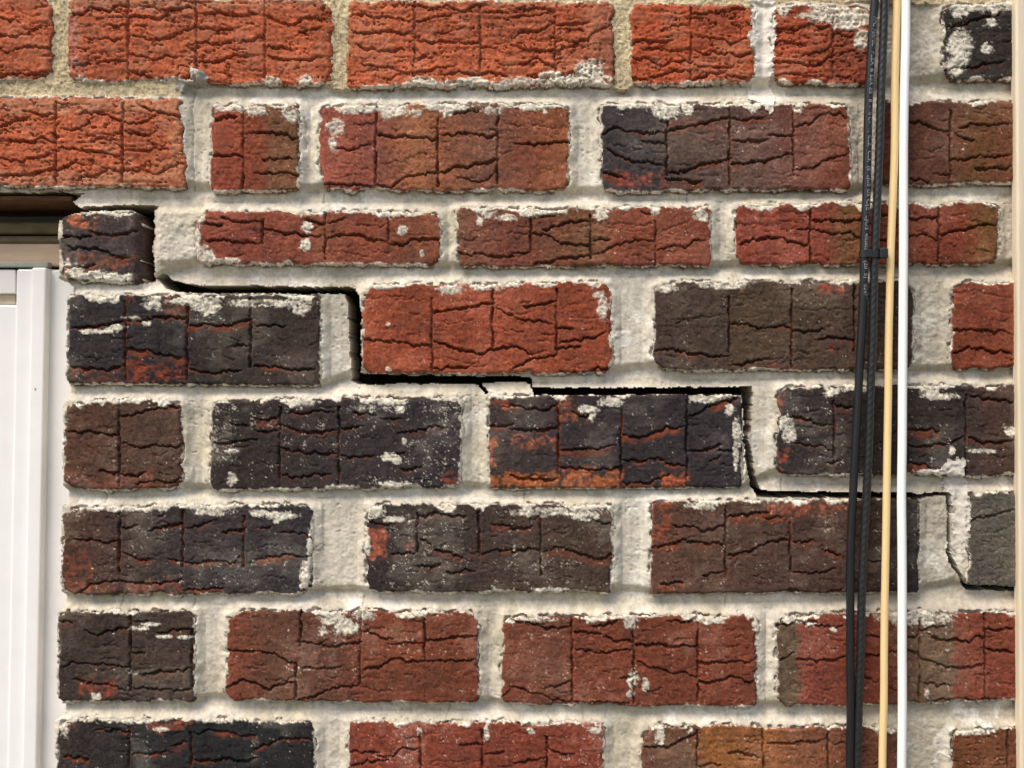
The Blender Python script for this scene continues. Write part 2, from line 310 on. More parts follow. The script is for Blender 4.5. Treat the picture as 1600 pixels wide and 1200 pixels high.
b('J', (90,1474), (240,1474), (240,1612), (90,1612), [(90,(84,66,58))], fine=.2, core=.4, top=4, bot=3, side=3, specks=.5)
COURSES = ['Y','Z','A','B','C','D','E','F','G','H','I','J']
for c in COURSES:
    B[c].sort(key=lambda k: k['q'][0][0])

# ---- fissures, lips, exposed core
G = np.zeros((NY, NX)); L = np.zeros((NY, NX)); K = np.zeros((NY, NX))
n1x = [noise(9, 1, 40 + i, XS, np.arange(60.)) for i in range(2)]
n1f = noise(4.5, 1, 44, XS, np.arange(60.)); n1h = noise(1.7, 1, 45, XS, np.arange(60.))
def stroke(pts, fine=False, depth=1.0):
    pts = sorted(pts)
    px = np.array([p[0] for p in pts]); py = np.array([p[1] for p in pts])
    x0, x1 = px[0] - 4, px[-1] + 4
    ci = np.where((XS >= x0) & (XS <= x1))[0]
    if len(ci) < 2: return
    xs = XS[ci]
    r = random.randrange(60)
    tap = np.clip(np.minimum((xs - x0) / random.choice([4, 6, 14, 26]), (x1 - xs) / random.choice([4, 6, 14, 26])), 0.08, 1) ** .6
    yf = np.interp(xs, px, py) + 2.0 * n1x[0][r, ci] + 1.5 * n1f[r, ci] + .8 * n1h[r, ci]
    wd = np.maximum(2.6 + 2.0 * n1x[1][r, ci] + .9 * n1h[(r + 7) % 60, ci], .7) * tap * (0.5 if fine else random.uniform(.55, 1.15))
    dm = (2.0 if fine else random.uniform(7.0, 11.0)) * depth
    ri = np.where((YS >= yf.min() - 16) & (YS <= yf.max() + 34))[0]
    if len(ri) == 0: return
    sl = np.ix_(ri, ci)
    dy = YS[ri][:, None] - yf[None]
    g1 = dm * sm(-0.8, 0.5, dy) * (1 - sm(wd - 0.3, wd + 1.2, dy)) * np.minimum(1, tap * 1.4)
    R = random.uniform(9, 24)
    g2 = (0.12 * dm) * sm(-.3, .8, dy) * np.clip(1 - (dy - wd) / R, 0, 1) ** 1.4 * tap
    G[sl] = np.maximum(G[sl], np.maximum(g1, g2 if not fine else 0))
    if not fine:
        L[sl] = np.maximum(L[sl], 0.35 * sm(-12, 0, dy) * (dy < 0) * tap)
        rk = random.choice([1.5, 2, 3, 4, 6, 10])
        K[sl] = np.maximum(K[sl], sm(-.5, 1, dy) * (1 - sm(wd + rk - 2, wd + rk + 3, dy + 3.5 * N9[sl] + 2 * N3[sl])) * np.minimum(1, tap * 1.5))

def score(x, y0, y1, depth=1.0):
    ri = np.where((YS >= y0) & (YS <= y1))[0]
    ci = np.where((XS >= x - 8) & (XS <= x + 8))[0]
    if len(ri) < 2 or len(ci) == 0: return
    ys = YS[ri]
    kk = np.arange(y0 - 9, y1 + 10, 8.); k2 = np.arange(y0 - 9, y1 + 10, 2.5)
    xc = x + 1.5 * np.interp(ys, kk, rng.uniform(-1, 1, len(kk))) + .8 * np.interp(ys, k2, rng.uniform(-1, 1, len(k2)))
    a = 0.28 + .95 * np.abs(np.interp(ys, np.arange(y0 - 20, y1 + 21, 20.), rng.uniform(-1, 1, len(np.arange(y0 - 20, y1 + 21, 20.)))))
    sl = np.ix_(ri, ci)
    d = np.abs(XS[ci][None] - xc[:, None])
    hw = .75 + .9 * a[:, None]
    G[sl] = np.maximum(G[sl], 8.0 * depth * np.minimum(1, a[:, None] * 1.3) * (1 - sm(hw - .4, hw + 1.0, d)))
    K[sl] = np.maximum(K[sl], 0.8 * (1 - sm(hw, hw + 2, d)))

for (tx, ty), txt in F.items():
    for st in txt.split(';'):
        fine = st.endswith(' f')
        pts = [tuple(float(v) for v in p.split(',')) for p in st.replace(' f', '').split()]
        pts = [(tx * 400 + x * 2.5, ty * 300 + y * 2.5) for x, y in pts]
        old = pts[0][1] < 150 and pts[0][0] < 1360 or (ty == 0 and tx == 0 and pts[0][0] < 290)
        stroke(pts, fine, 0.72 if old else 1.0)
SCORES = []
for (tx, ty), txt in V.items():
    for st in txt.split(';'):
        x, y0, y1 = (float(v) for v in st.split(','))
        SCORES.append((tx * 400 + x * 2.5, ty * 300 + y0 * 2.5, ty * 300 + y1 * 2.5))
# bricks that the drawing above does not cover get strokes of the same kind
for c in COURSES:
    for k in B[c]:
        (x0, y0), (x1, _), (_, y1), _ = k['q']
        for j in range(1, 4):
            xv = x0 + (x1 - x0) * j / 4
            if x1 > 1590 or x0 < -10 or y0 < -30 or y0 > 1120:
                if xv > 1590 or xv < -5 or y0 < -30 or y0 > 1290 or (y0 > 1120):
                    SCORES.append((xv, max(y0 + 4, 1200 if 1120 < y0 < 1290 and xv < 1590 else y0 + 4), y1 - 4))
        for j in range(4):
            xa = x0 + (x1 - x0) * j / 4 + 4; xb = x0 + (x1 - x0) * (j + 1) / 4 - 4
            for q in range(3):
                yv = y0 + (y1 - y0) * (q + .6 + random.uniform(-.2, .2)) / 3.2
                if xa > 1585 or xb < 0 or y0 < -30 or yv > 1203:
                    stroke([(xa, yv), ((xa + xb) / 2, yv + random.uniform(-9, 9)), (xb, yv + random.uniform(-7, 7))])
# small tears scattered over every face
for c in COURSES:
    for k in B[c]:
        (x0, y0), (x1, _), (_, y1), _ = k['q']
        for j in range(int((x1 - x0) / (7 if k.get('old') else 10))):
            xa, ya = random.uniform(x0 + 6, x1 - 30), random.uniform(y0 + 8, y1 - 8)
            ln = random.uniform(8, 30)
            if -20 < xa < 1600 and -20 < ya < 1210:
                stroke([(xa, ya), (xa + ln * .5, ya + random.uniform(-3, 3)), (xa + ln, ya + random.uniform(-4, 4))], True, random.uniform(.4, 1.5))
for s_ in SCORES:
    score(*s_, depth=0.7 if s_[1] < 130 else 1.0)

# ---- brick fields
HB = np.zeros((NY, NX)); SD = np.full((NY, NX), 99.0); ID = np.full((NY, NX), -1, int)
CB = np.zeros((NY, NX, 3)) + lin((120, 70, 55))
EDGE = 3.0 * N25 + 3.0 * N14 + 1.9 * N5 + 0.9 * N2 + 1.5 * N60
MORT_NEW = lin((206, 198, 180))
GRAIN = 1 + 0.10 * N5 + 0.10 * N3 + 0.08 * N2
MCOL = MORT_NEW[None, None] * (1 + 0.05 * N25[..., None] + 0.05 * N9[..., None]) * GRAIN[..., None]
bricks = []
CX = 0.25 * (GX[:-1, :-1] + GX[1:, :-1] + GX[:-1, 1:] + GX[1:, 1:]); CY = 0.25 * (GY[:-1, :-1] + GY[1:, :-1] + GY[:-1, 1:] + GY[1:, 1:])

SMEAR = [(820,128,40,8),(640,134,44,5),(862,121,20,10),(1000,133,30,5),(1150,134,30,6),  # x, y, rx, ry: mortar dragged over the brick faces
(478,126,13,9),(425,127,15,7),(700,131,30,6),(780,133,30,6),(920,110,24,18),(905,124,52,10),(1100,131,60,5),
(1040,172,26,15),(1005,163,40,6),(1120,160,30,6),(1285,22,26,13),(1330,26,44,15),(1255,25,13,5),(1345,62,12,16),(1320,40,20,8),
(1500,72,22,28),(1530,8,60,10),(1492,102,16,16),(1542,76,10,8),(1550,35,8,7),(1500,20,14,10),
(352,165,24,10),(400,172,16,10),(455,178,14,12),(440,163,22,6),(525,200,13,14),(520,225,7,12),(605,172,18,13),(650,176,13,7),(700,168,40,5),(770,172,14,7),
(480,332,14,6),(318,398,16,16),(312,340,8,12),(345,408,30,6),(420,414,40,4),(560,414,60,4),(308,370,5,20),(481,356,9,11),(477,383,8,10),(628,360,8,8),(659,398,4,8),(940,334,12,12),(860,326,36,8),(1096,335,12,13),(750,345,6,10),(762,333,14,8),(790,340,20,5),
(238,473,17,12),(208,497,16,4),(228,505,7,5),(322,478,22,15),(300,470,40,6),(420,474,70,6),(470,482,16,10),(150,518,34,4),(180,512,16,5),
(705,452,20,10),(760,449,26,5),(943,482,9,18),(935,460,10,6),(606,507,4,4),(606,577,5,4),(1040,450,22,7),(1130,446,40,6),(1310,440,14,6),(1180,578,26,4),
(118,424,16,14),(150,430,40,7),(190,434,18,7),(105,412,6,10),
(610,714,14,7),(620,720,8,6),(632,690,4,6),(362,748,9,10),(362,705,14,3),(470,627,26,8),(620,757,28,6),(540,762,22,4),(625,640,8,6),
(920,640,15,7),(925,650,6,10),(955,628,22,8),(1100,622,26,7),(1152,680,7,26),(1150,710,5,22),(1140,640,8,10),
(1228,664,11,16),(1234,680,12,12),(1300,611,14,9),(1330,606,26,5),(1470,620,28,6),(1455,614,16,8),(1580,675,10,8),(1488,704,5,7),(1535,705,20,4),(1460,738,30,5),
(435,806,26,7),(430,815,6,4),(405,802,14,6),(477,902,9,24),(330,800,30,6),(170,793,70,6),(485,860,5,30),
(620,812,24,6),(585,800,16,12),(850,800,60,7),(915,806,20,8),(575,850,4,18),(1110,794,9,5),(1090,790,20,5),(865,922,30,4),
(520,968,22,12),(540,978,24,12),(505,985,8,8),(570,962,16,8),(640,960,24,5),(985,970,14,12),(975,962,30,6),(990,1062,10,13),(985,1085,6,8),(1008,1070,6,10),(835,968,30,5),
(1440,966,46,12),(1400,964,30,10),(1303,983,6,5),(1265,975,10,4),(1448,1082,5,7),(1180,975,5,10),
(215,982,18,4),(235,975,16,3),(255,995,14,3),(290,996,12,3),(210,1052,8,4),(150,1088,10,6),(345,1100,30,4),
(1030,1145,9,15),(1032,1162,5,6),(760,1145,5,14),(655,1142,4,9),(930,1140,12,6),(830,1142,6,5),(100,1140,8,14),(250,1140,12,4),
]
sm_field = np.zeros((NY, NX))
for (x, y, rx, ry) in SMEAR:
    ci = np.where(np.abs(XS - x) < rx * 1.9 + 6)[0]; ri = np.where(np.abs(YS - y) < ry * 1.9 + 6)[0]
    sl = np.ix_(ri, ci)
    q = 1 - ((GX[sl] - x) / rx) ** 2 - ((GY[sl] - y) / ry) ** 2
    q = np.maximum(q, -1.6)
    sm_field[sl] = np.maximum(sm_field[sl], np.maximum(sm(-.05, .40, q + .55 * N9b[sl] + .50 * N5[sl] + .35 * N2[sl] - .12), .8 * sm(.45, .7, .75 * np.abs(N2b[sl]) + .45 * N5b[sl] + .40 * q + .1)))

PATCH = [  # x0,y0,x1,y1,colour: bare core and colour changes of the bricks themselves
(195,566,292,602,(140,66,42)),(100,590,190,604,(120,66,46)),(195,462,225,476,(140,80,56)),(258,466,300,490,(120,74,54)),
(98,318,130,352,(186,104,70)),(96,400,212,418,(140,84,60)),(140,338,150,372,(150,88,62)),(96,420,112,446,(150,84,58)),
(762,738,876,766,(164,94,54)),(872,734,974,766,(168,92,52)),(1034,738,1074,764,(166,86,54)),(760,690,776,730,(170,96,64)),(762,618,800,636,(172,96,68)),(872,620,905,660,(150,84,58)),(800,684,872,698,(160,86,60)),
(1016,780,1050,850,(150,74,48)),(1030,918,1080,932,(160,84,48)),(1200,782,1322,804,(160,84,58)),(1180,806,1240,816,(150,78,56)),
(578,828,604,872,(166,90,66)),(630,850,646,864,(140,70,50)),(1418,730,1450,752,(132,60,40)),(1214,700,1232,740,(160,82,56)),(1212,610,1226,648,(150,74,50)),
(97,860,150,930,(124,66,50)),(120,908,290,932,(134,70,48)),(290,918,350,928,(150,74,44)),(118,1064,180,1090,(150,70,42)),(225,1126,302,1144,(150,80,60)),(90,1116,116,1140,(140,84,66)),
(980,272,1040,298,(150,78,56)),(960,270,984,296,(158,72,56)),(1290,184,1330,204,(150,78,56)),(1046,190,1140,215,(118,72,58)),(800,222,880,248,(120,62,46)),
(1280,440,1318,456,(160,68,48)),(1300,532,1340,542,(130,62,46)),(690,740,720,764,(140,70,46)),(1200,575,1260,584,(140,68,50)),(100,735,240,768,(124,66,50)),
(107,-10,520,14,(168,116,90)),(105,18,126,112,(176,118,104)),(543,-4,958,8,(176,112,84)),(940,6,960,136,(160,104,84)),(0,150,285,176,(180,124,94)),(0,268,290,294,(176,118,88)),(262,180,292,292,(180,118,86)),
(1414,728,1442,750,(150,72,50)),(1160,396,1250,414,(150,76,62)),
]

def brick_field(k):
    q = k['q']
    xs0 = min(p[0] for p in q) - 14; xs1 = max(p[0] for p in q) + 14
    ys0 = min(p[1] for p in q) - 14; ys1 = max(p[1] for p in q) + 14
    ci = np.where((XS >= xs0) & (XS <= xs1))[0]; ri = np.where((YS >= ys0) & (YS <= ys1))[0]
    if len(ci) < 3 or len(ri) < 3: return None
    sl = np.s_[ri[0]:ri[-1] + 1, ci[0]:ci[-1] + 1]
    X, Y = GX[sl], GY[sl]
    d = []
    for i in range(4):
        (ax, ay), (bx, by) = q[i], q[(i + 1) % 4]
        ln = math.hypot(bx - ax, by - ay)
        d.append(((X - ax) * (by - ay) - (Y - ay) * (bx - ax)) / ln)
    top, right, bot, left = d
    r = 6 if k.get('sharp') else random.uniform(8, 24)
    dx = np.maximum(left, right) + r; dy = np.maximum(top, bot) + r
    sd = np.hypot(np.maximum(dx, 0), np.maximum(dy, 0)) + np.minimum(np.maximum(dx, dy), 0) - r
    sd = sd + EDGE[sl] * (0.55 if k.get('sharp') else 1.0)
    # relief
    rr = k.get('round', 4.5)
    h = -(0.75 * rr) * np.clip(1 + sd / rr, 0, 1.3) ** 2
    h += 0.8 * N60[sl] + 0.5 * N25[sl] + 0.40 * N9[sl] + 0.30 * N5[sl] + 0.26 * N3[sl] + .26 * N2[sl]
    h += random.uniform(-.8, .8) + k.get('proud', 0) + random.uniform(-.006, .006) * (X - q[0][0]) * .5
    for (x, y0, y1) in SCORES:
        if q[0][0] < x < q[1][0] and q[0][1] - 10 < .5 * (y0 + y1) < q[2][1] + 10:
            h += random.uniform(-1.0, 1.0) * sm(x - 1, x + 1, X)
    f = k['fine']
    rid = np.abs(NH[sl] + .45 * NH2[sl] + .25 * N5[sl])
    crk = (1 - sm(.015, .075, rid)) * sm(-.1, .4, N25b[sl] + .35 * (f > .6))
    pit = sm(.50, .72, .7 * N5b[sl] + .35 * N9b[sl] + .25 * N2b[sl])
    h -= (5.5 * f) * crk + (1.4 * f + .6) * pit
    h -= G[sl]
    h += (.20 * NW[sl] + .20 * NW2[sl]) * sm(-.5, .5, N25[sl] + .4)
    if 'rside' in k: h -= k['rside'][2] * sm(k['rside'][0], k['rside'][1], X + 2 * N14[sl]) ** 1.5
    h += L[sl]
    if k.get('old'):
        h += 0.7 * NH[sl] + .45 * NH2[sl] + .25 * N5[sl] + .3 * N3[sl]
    # pigment
    st = k['stops']
    xw = X + 7 * N25[sl] + 4 * N5[sl]
    col = np.stack([np.interp(xw, [a for a, _ in st], [lin(c_)[i] for _, c_ in st]) for i in range(3)], -1)
    col = col * (1 + .13 * N60[sl] + .14 * N25b[sl] + .12 * N9[sl] + .20 * N3[sl] + .30 * N2[sl])[..., None]
    col = col * (1 - .38 * sm(.5, .85, .7 * np.abs(N2[sl]) + .4 * np.maximum(N5[sl], 0)))[..., None]
    col = col * (1 + .55 * sm(.5, .85, .85 * N2b[sl] + .35 * N5b[sl]))[..., None]
    lum = np.clip((np.array([c_[0] for _, c_ in st]).mean() - 70) / 60, 0, 1)
    col = col * (np.array([.78, .74, .70]) * (1 - lum) + np.array([.80, .85, .76]) * lum if not k.get('old') else np.array([.84, .93, .86]))
    for (x, y0_, y1_) in SCORES:
        if q[0][0] < x < q[1][0] and q[0][1] - 10 < .5 * (y0_ + y1_) < q[2][1] + 10:
            col = col * (1 + random.uniform(-.10, .10) * sm(x - 1, x + 1, X))[..., None]
    hue = ((.10 * N14b[sl] + .08 * N60[sl]) * (.35 if st[0][1][0] < 110 else 1))[..., None]
    col = col * (1 + hue * np.array([1.0, .2, -.5]))
    if k.get('pale') or k.get('old'):
        pl = (.45 * sm(.05, .6, N25[sl] + .5 * N60[sl]))[..., None]
        col = col * (1 - pl) + pl * lin((176, 112, 84))
    corec = lin((112, 58, 36)) if st[0][1][0] < 110 else lin((108, 52, 32))
    km = np.clip(k['core'], 0, 1.2) * K[sl] * np.clip(.55 + .9 * N25b[sl], 0, 1)
    km = np.clip(km, 0, .92)[..., None]
    col = col * (1 - km) + km * corec * (1 + .25 * N3[sl])[..., None]
    for (x0, y0, x1, y1, pc) in PATCH:
        if x1 < xs0 or x0 > xs1 or y1 < ys0 or y0 > ys1 or not (ys0 + 6 < .5 * (y0 + y1) < ys1 - 6): continue
        a = np.minimum(np.minimum(X - x0, x1 - X), np.minimum(Y - y0, y1 - Y))
        pm = (sm(-3, 3, a + 8 * N14b[sl] + 6 * N25[sl] + 5 * N5[sl] - 1) * np.clip((.72 if pc[0] > 162 else .32) + .45 * N9[sl] + .3 * N3[sl], 0, .92))[..., None]
        col = col * (1 - pm) + pm * lin(pc) * (1 + .22 * N3[sl] + .18 * N5b[sl])[..., None]
    # white specks of lime
    sp = k['specks']
    th = .86 - .27 * sp * np.clip(.75 + .7 * N60[sl] + .5 * N25b[sl], .15, 1.4)
    spm = sm(th, th + .14, np.abs(N2b[sl]) * .72 + .20 * np.maximum(N5b[sl], 0) + .18 * np.abs(N2[sl]))
    # crust along the joints
    def crust(dist, amp, f1, f2):
        c_ = amp * np.clip(.40 + 1.5 * f1, 0, 2.4) + 1.9 * f2
        return sm(-1.0, 1.4, c_ - dist) * (amp > .6)
    cm = crust(-top, k['top'] * 1.25, N25b[sl] + .3 * N9[sl], N5[sl] + N3[sl])
    cm = np.maximum(cm, crust(-bot, k['bot'] * .8, N25[sl] + .3 * N9b[sl], N5b[sl]))
    cm = np.maximum(cm, crust(-left, k['side'] * .6, N14[sl], N5[sl]))
    cm = np.maximum(cm, crust(-right, k['side'] * .6, N14b[sl], N5b[sl]))
    ms = np.maximum(cm, sm_field[sl] * np.clip(1.0 + .35 * N14b[sl] + .2 * N25[sl], .45, 1)) * np.clip(1.0 - .7 * sm(.45, .9, N2b[sl] + .5 * N5b[sl]), 0, 1)
    # thin haze of lime over some parts
    hz = .20 * sm(.15, .8, N60[sl] + .6 * N14b[sl]) * min(1, sp) * .5
    if 'rside' in k: ms = ms * (1 - sm(200, 210, X)); spm = spm * (1 - sm(200, 210, X)); hz = hz * (1 - sm(200, 210, X))
    tot = np.clip(np.maximum(ms, np.maximum(spm * np.clip(.5 + .35 * N14[sl] + .2 * N3[sl], .2, .8), hz)), 0, 1)[..., None]
    wc = MCOL[sl] * (1.10 + .20 * N3[sl] + .12 * N5b[sl])[..., None]
    col = col * (1 - tot) + tot * wc
    h += ms * (.55 + .8 * N5[sl] + .6 * N2[sl] + .3 * G[sl])
    wr = sd < 6
    HB[sl] = np.where(wr, h, HB[sl])
    CB[sl] = np.where(wr[..., None], col, CB[sl])
    SD[sl] = np.minimum(SD[sl], sd)
    return sl, sd

for c in COURSES:
    for k in B[c]:
        r_ = brick_field(k)
        if r_ is None: continue
        sl, sd = r_
        k['id'] = len(bricks)
        sub = ID[sl]
        sub[sd < 0] = k['id']
        bricks.append((c, k))
IDC = ID[:-1, :-1].copy()

# ---- courses as functions of x, for the joints
TOPS, BOTS = [], []
for c in COURSES:
    bs = B[c]
    px = [p for k in bs for p in (k['q'][0][0], k['q'][1][0])]
    TOPS.append(np.interp(XS, px, [v for k in bs for v in (k['q'][0][1], k['q'][1][1])]))
    BOTS.append(np.interp(XS, [p for k in bs for p in (k['q'][3][0], k['q'][2][0])], [v for k in bs for v in (k['q'][3][1], k['q'][2][1])]))
TOPS, BOTS = np.array(TOPS), np.array(BOTS)

# ---- openings: cracks, the window, hairlines
def poly_mask(P, X, Y):
    m = np.zeros(X.shape, bool)
    n = len(P)
    for i in range(n):
        (x0, y0), (x1, y1) = P[i], P[(i + 1) % n]
        if y0 == y1: continue
        cnd = ((y0 <= Y) & (Y < y1)) | ((y1 <= Y) & (Y < y0))
        m ^= cnd & (X < (x1 - x0) * (Y - y0) / (y1 - y0) + x0)
    return m

WX = CX + (1.5 * N9 + 1.4 * N14 + .8 * N3 + .3 * N2)[:-1, :-1]; WY = CY + (1.2 * N9b + 1.0 * N14b + .7 * N3 + .25 * N2b)[:-1, :-1]
CRACK = [
 [(-905,297),(90,297),(126,299),(117,305),(108,313),(119,321),(160,320),(200,317),(246,320),(240,330),(238,345),(237,395),(239,420),(234,438),(222,441),(221,345),(217,335),(200,328),(130,330),(98,338),(90,345),(90,436),(114,446),(116,459),(103,462),(102,600),(106,604),(104,626),(97,628),(97,764),(102,770),(101,788),(94,792),(94,928),(97,936),(96,953),(88,956),(88,1094),(98,1102),(97,1124),(84,1128),(86,1270),(95,1275),(95,1300),(88,1303),(88,1440),(95,1444),(95,1470),(88,1474),(88,1625),(-905,1625)],
 [(236,432),(250,424),(262,434),(285,441),(330,445),(430,445),(500,447),(545,446),(554,450),(561,462),(564,490),(565,530),(564,560),(561,582),(640,586),(740,587),(828,588),(833,592),(834,606),(1000,605.5),(1100,604),(1178,604),(1178,640),(1176,664),(1173,682),(1176,706),(1184,745),(1191,768),(1300,769),(1430,769),(1440,772),(1484,768),(1490,774),(1492,800),(1490,835),(1490,866),(1498,884),(1506,900),(1512,913),(1560,915),(1700,918),(1950,923),(1950,930),(1560,926),(1512,923),(1504,912),(1498,896),(1486,880),(1482,866),(1483,835),(1485,800),(1482,778),(1479,774),(1444,781),(1434,784),(1425,780),(1300,779.5),(1184,779.5),(1177,765),(1168,735),(1163,690),(1161,650),(1161,617),(1000,617),(833,618),(830,600),(824,597),(755,598),(750,600),(740,600),(560,600),(547,594),(544,530),(542,470),(538,459),(400,458.5),(300,458.5),(270,455),(255,450),(246,440)],
 [(742,596),(752,596),(764,613),(757,617)],
]
VOID = np.zeros(CX.shape, bool)
for P in CRACK:
    VOID |= poly_mask(P, WX, WY)
VOID |= (np.abs(WX - 1436.5) < 1.3) & (CY > 778) & (CY < 862)

# fresh mortar wiped over the wall: two thick ragged strips
STRIP = [
 [(1478,722),(1484,716),(1490,720),(1495,713),(1500,719),(1508,718),(1510,728),(1506,735),(1512,745),(1516,762),(1511,772),(1515,800),(1514,838),(1506,846),(1503,866),(1494,868),(1491,840),(1493,800),(1491,775),(1482,768),(1478,752),(1484,735),(1472,734)],
 [(1177,-4),(1210,-4),(1211,60),(1206,128),(1214,150),(1201,182),(1192,164),(1168,152),(1180,132),(1182,92),(1170,62),(1176,30)],
 [(296,112),(303,106),(318,112),(326,122),(322,134),(308,130),(296,136),(290,142),(276,142),(274,132),(284,126),(296,126)],
]
STR = np.zeros(CX.shape, int)
for i, P in enumerate(STRIP):
    STR[poly_mask(P, CX + (3.0 * N9 + 2.5 * N5 + 1.5 * N2)[:-1, :-1], CY + (3.0 * N9b + 2 * N3)[:-1, :-1])] = i + 1

# ---- mortar relief and pigment
HM = np.zeros((NY, NX))
dcl = np.clip(SD, 0, 40)
HM -= 2.0 + 8.0 * sm(0, 19, dcl)
rowsel = np.zeros((NY, NX), int)
bedw = np.zeros((NY, NX))
for i in range(len(COURSES) - 1):
    y0 = BOTS[i][None]; y1 = TOPS[i + 1][None]
    t = (GY - y0) / np.maximum(y1 - y0, 4)
    wgt = np.where(t < 0, sm(-.45, 0, t), 1 - t) * (t < 1) * (t > -.5)
    bedw = np.maximum(bedw, np.where((t > -.5) & (t < 1), wgt, 0))
HM -= 12.0 * np.clip(bedw, 0, 1) ** 1.4
inbed = sm(0.02, .3, bedw)
oldm = poly_mask([(-900,-345),(2300,-345),(2300,2),(1175,4),(1170,128),(990,128),(980,140),(955,140),(940,120),(560,120),(548,140),(515,140),(500,120),(300,118),(280,150),(-900,152)], GX + 6 * N14, GY + 4 * N14b)
HM = np.where(oldm, -4.6 + .9 * N14 + .9 * N5 + .8 * N2 + 1.5 * (SD < 3), HM)
smooth_c = sm(4, 12, dcl)
HM += np.where(oldm, 0, .6 * N25 + (1.0 - .7 * smooth_c) * N9 + (.9 - .55 * smooth_c) * N5 + (.6 - .25 * smooth_c) * N2 + .3 * N3
               + .4 * (1 - inbed) * NV + .6 * inbed * NHB)
rough_right = sm(1180, 1320, GX)
HM += rough_right * (.8 * N9b + .7 * N5b + .5 * N2b)
# rough block beside the crack where a bat was left out
blk = sm(238, 250, GX) * (1 - sm(300, 318, GX)) * sm(322, 334, GY) * (1 - sm(404, 416, GY))
HM = HM * (1 - .75 * blk) + blk * (.9 * N14 + .8 * N5 + .5 * N2 + .7 * N25)
crev = sm(.05, .5, N9b + .5 * N25 + .3 * N3) * (1 - sm(1.0, 4.0, dcl)) * (1 - .6 * inbed)
HM -= np.where(oldm, 2.0, 6.0) * crev
HM -= np.where(oldm, 0, 2.2) * sm(.62, .9, .6 * N3 + .5 * N5b + .35 * N25b)
HAIR = [(299,140,296),(476,182,236),(165,768,788),(188,932,953),(300,936,952),(700,1103,1124),(560,605,622),(568,930,950),(1138,928,952),(1075,300,316),(505,302,318),(1225,746,768),(1480,750,768),(820,770,786)]
for (hx, y0, y1) in HAIR:
    xc = hx + 2.0 * N14[:, [int(np.argmin(np.abs(XS - hx)))]]
    HM -= 3.5 * (1 - sm(.4, 1.5, np.abs(GX - xc))) * (GY > y0) * (GY < y1)

CM = np.broadcast_to(lin((220, 212, 199)), (NY, NX, 3)).copy()
def blend(C, m, c):
    m = np.clip(m, 0, 1)[..., None]
    return C * (1 - m) + m * lin(c)
CM = blend(CM, .75 * sm(.05, .7, N60 + .4 * N25), (228, 217, 192))
CM = blend(CM, .6 * sm(.1, .7, N110 + .4 * N25b), (206, 202, 194))
CM = blend(CM, .5 * sm(.3, .8, N25b + .3 * N60), (196, 188, 168))
CM = blend(CM, .65 * rough_right, (184, 175, 160))
CM = blend(CM, .45 * sm(900, 1200, GY) * sm(-.4, .4, N60), (214, 202, 176))
CM = blend(CM, .6 * sm(.1, .7, N25 + .5 * N9b + .2 * N3) * sm(-.3, .3, N110), (246, 242, 234))
CM = blend(CM, .5 * sm(.15, .75, N60 + .5 * N14b), (188, 182, 170))
CM *= np.array([.88, .86, .81])[None, None] * (1 + .05 * N14b + .06 * N9 + .07 * N5 + .09 * N3 + .10 * N2)[..., None]
CM = blend(CM, .28 * sm(.25, .8, N14 + .5 * N9b) * sm(-.3, .3, N60), (146, 136, 118))
dk = sm(.55, .85, np.abs(N2b) * .6 + .5 * np.maximum(N5b, 0)) * .35
CM = blend(CM, dk * (.4 + .6 * (1 - smooth_c)), (120, 108, 90))
OM = np.broadcast_to(lin((196, 178, 142)), (NY, NX, 3)) * (1 + .14 * N14 + .14 * N5 + .15 * N2)[..., None]
OM = blend(OM, .7 * sm(.45, .8, np.abs(N3) * .7 + .4 * np.abs(N2b)), (84, 66, 44))
OM = blend(OM, .6 * sm(.4, .8, N9b + .4 * N3), (222, 206, 170))
CM = np.where(oldm[..., None], OM, CM)
strw = np.zeros((NY, NX)); strw[:-1, :-1] = STR > 0
HS = np.maximum(np.where(SD < 0, HB, HM), HM) + 1.6 + .8 * N9 + .6 * N5 + .3 * N2
HS = np.where(GX < 400, HS + 15 * np.exp(-((GX - 309) / 11) ** 2 - ((GY - 118) / 11) ** 2), HS)
CS = np.broadcast_to(lin((206, 198, 186)), (NY, NX, 3)) * (1 + .06 * N9 + .06 * N5 + .06 * N2)[..., None]
CS = np.where((GX > 1100)[..., None] & (GX < 1300)[..., None], CS * 1.2, np.where((GX < 400)[..., None], CS * .72, CS))

# ------------------------------------------------------------------ cells to meshes
def components(mask):
    """connected pieces of a cell mask, largest first, as (size, mask)"""
    ys, xs = np.nonzero(mask)
    if len(ys) == 0: return []
    y0, y1, x0, x1 = ys.min(), ys.max() + 1, xs.min(), xs.max() + 1
    m = mask[y0:y1, x0:x1]
    par = []
    def find(a):
        while par[a] != a:
            par[a] = par[par[a]]; a = par[a]
        return a
    runs, prev = [], []
    for i in range(m.shape[0]):
        d_ = np.diff(np.concatenate([[0], m[i].astype(np.int8), [0]]))
        cur = []
        j = 0
        for a, c_ in zip(np.nonzero(d_ == 1)[0], np.nonzero(d_ == -1)[0]):
            k_ = len(par); par.append(k_)
            while j < len(prev) and prev[j][1] <= a: j += 1
            q = j
            while q < len(prev) and prev[q][0] < c_:
                par[find(k_)] = find(prev[q][2]); q += 1
            cur.append((a, c_, k_)); runs.append((i, a, c_, k_))
        prev = cur
    lab = np.full(m.shape, -1)
    for (i, a, c_, k_) in runs: lab[i, a:c_] = find(k_)
    ids, cnt = np.unique(lab[lab >= 0], return_counts=True)
    out = []
    for n_, k_ in sorted(zip(cnt, ids), reverse=True):
        f = np.zeros(mask.shape, bool); f[y0:y1, x0:x1] = lab == k_
        out.append((n_, f))
        if n_ < 60: break
    return out

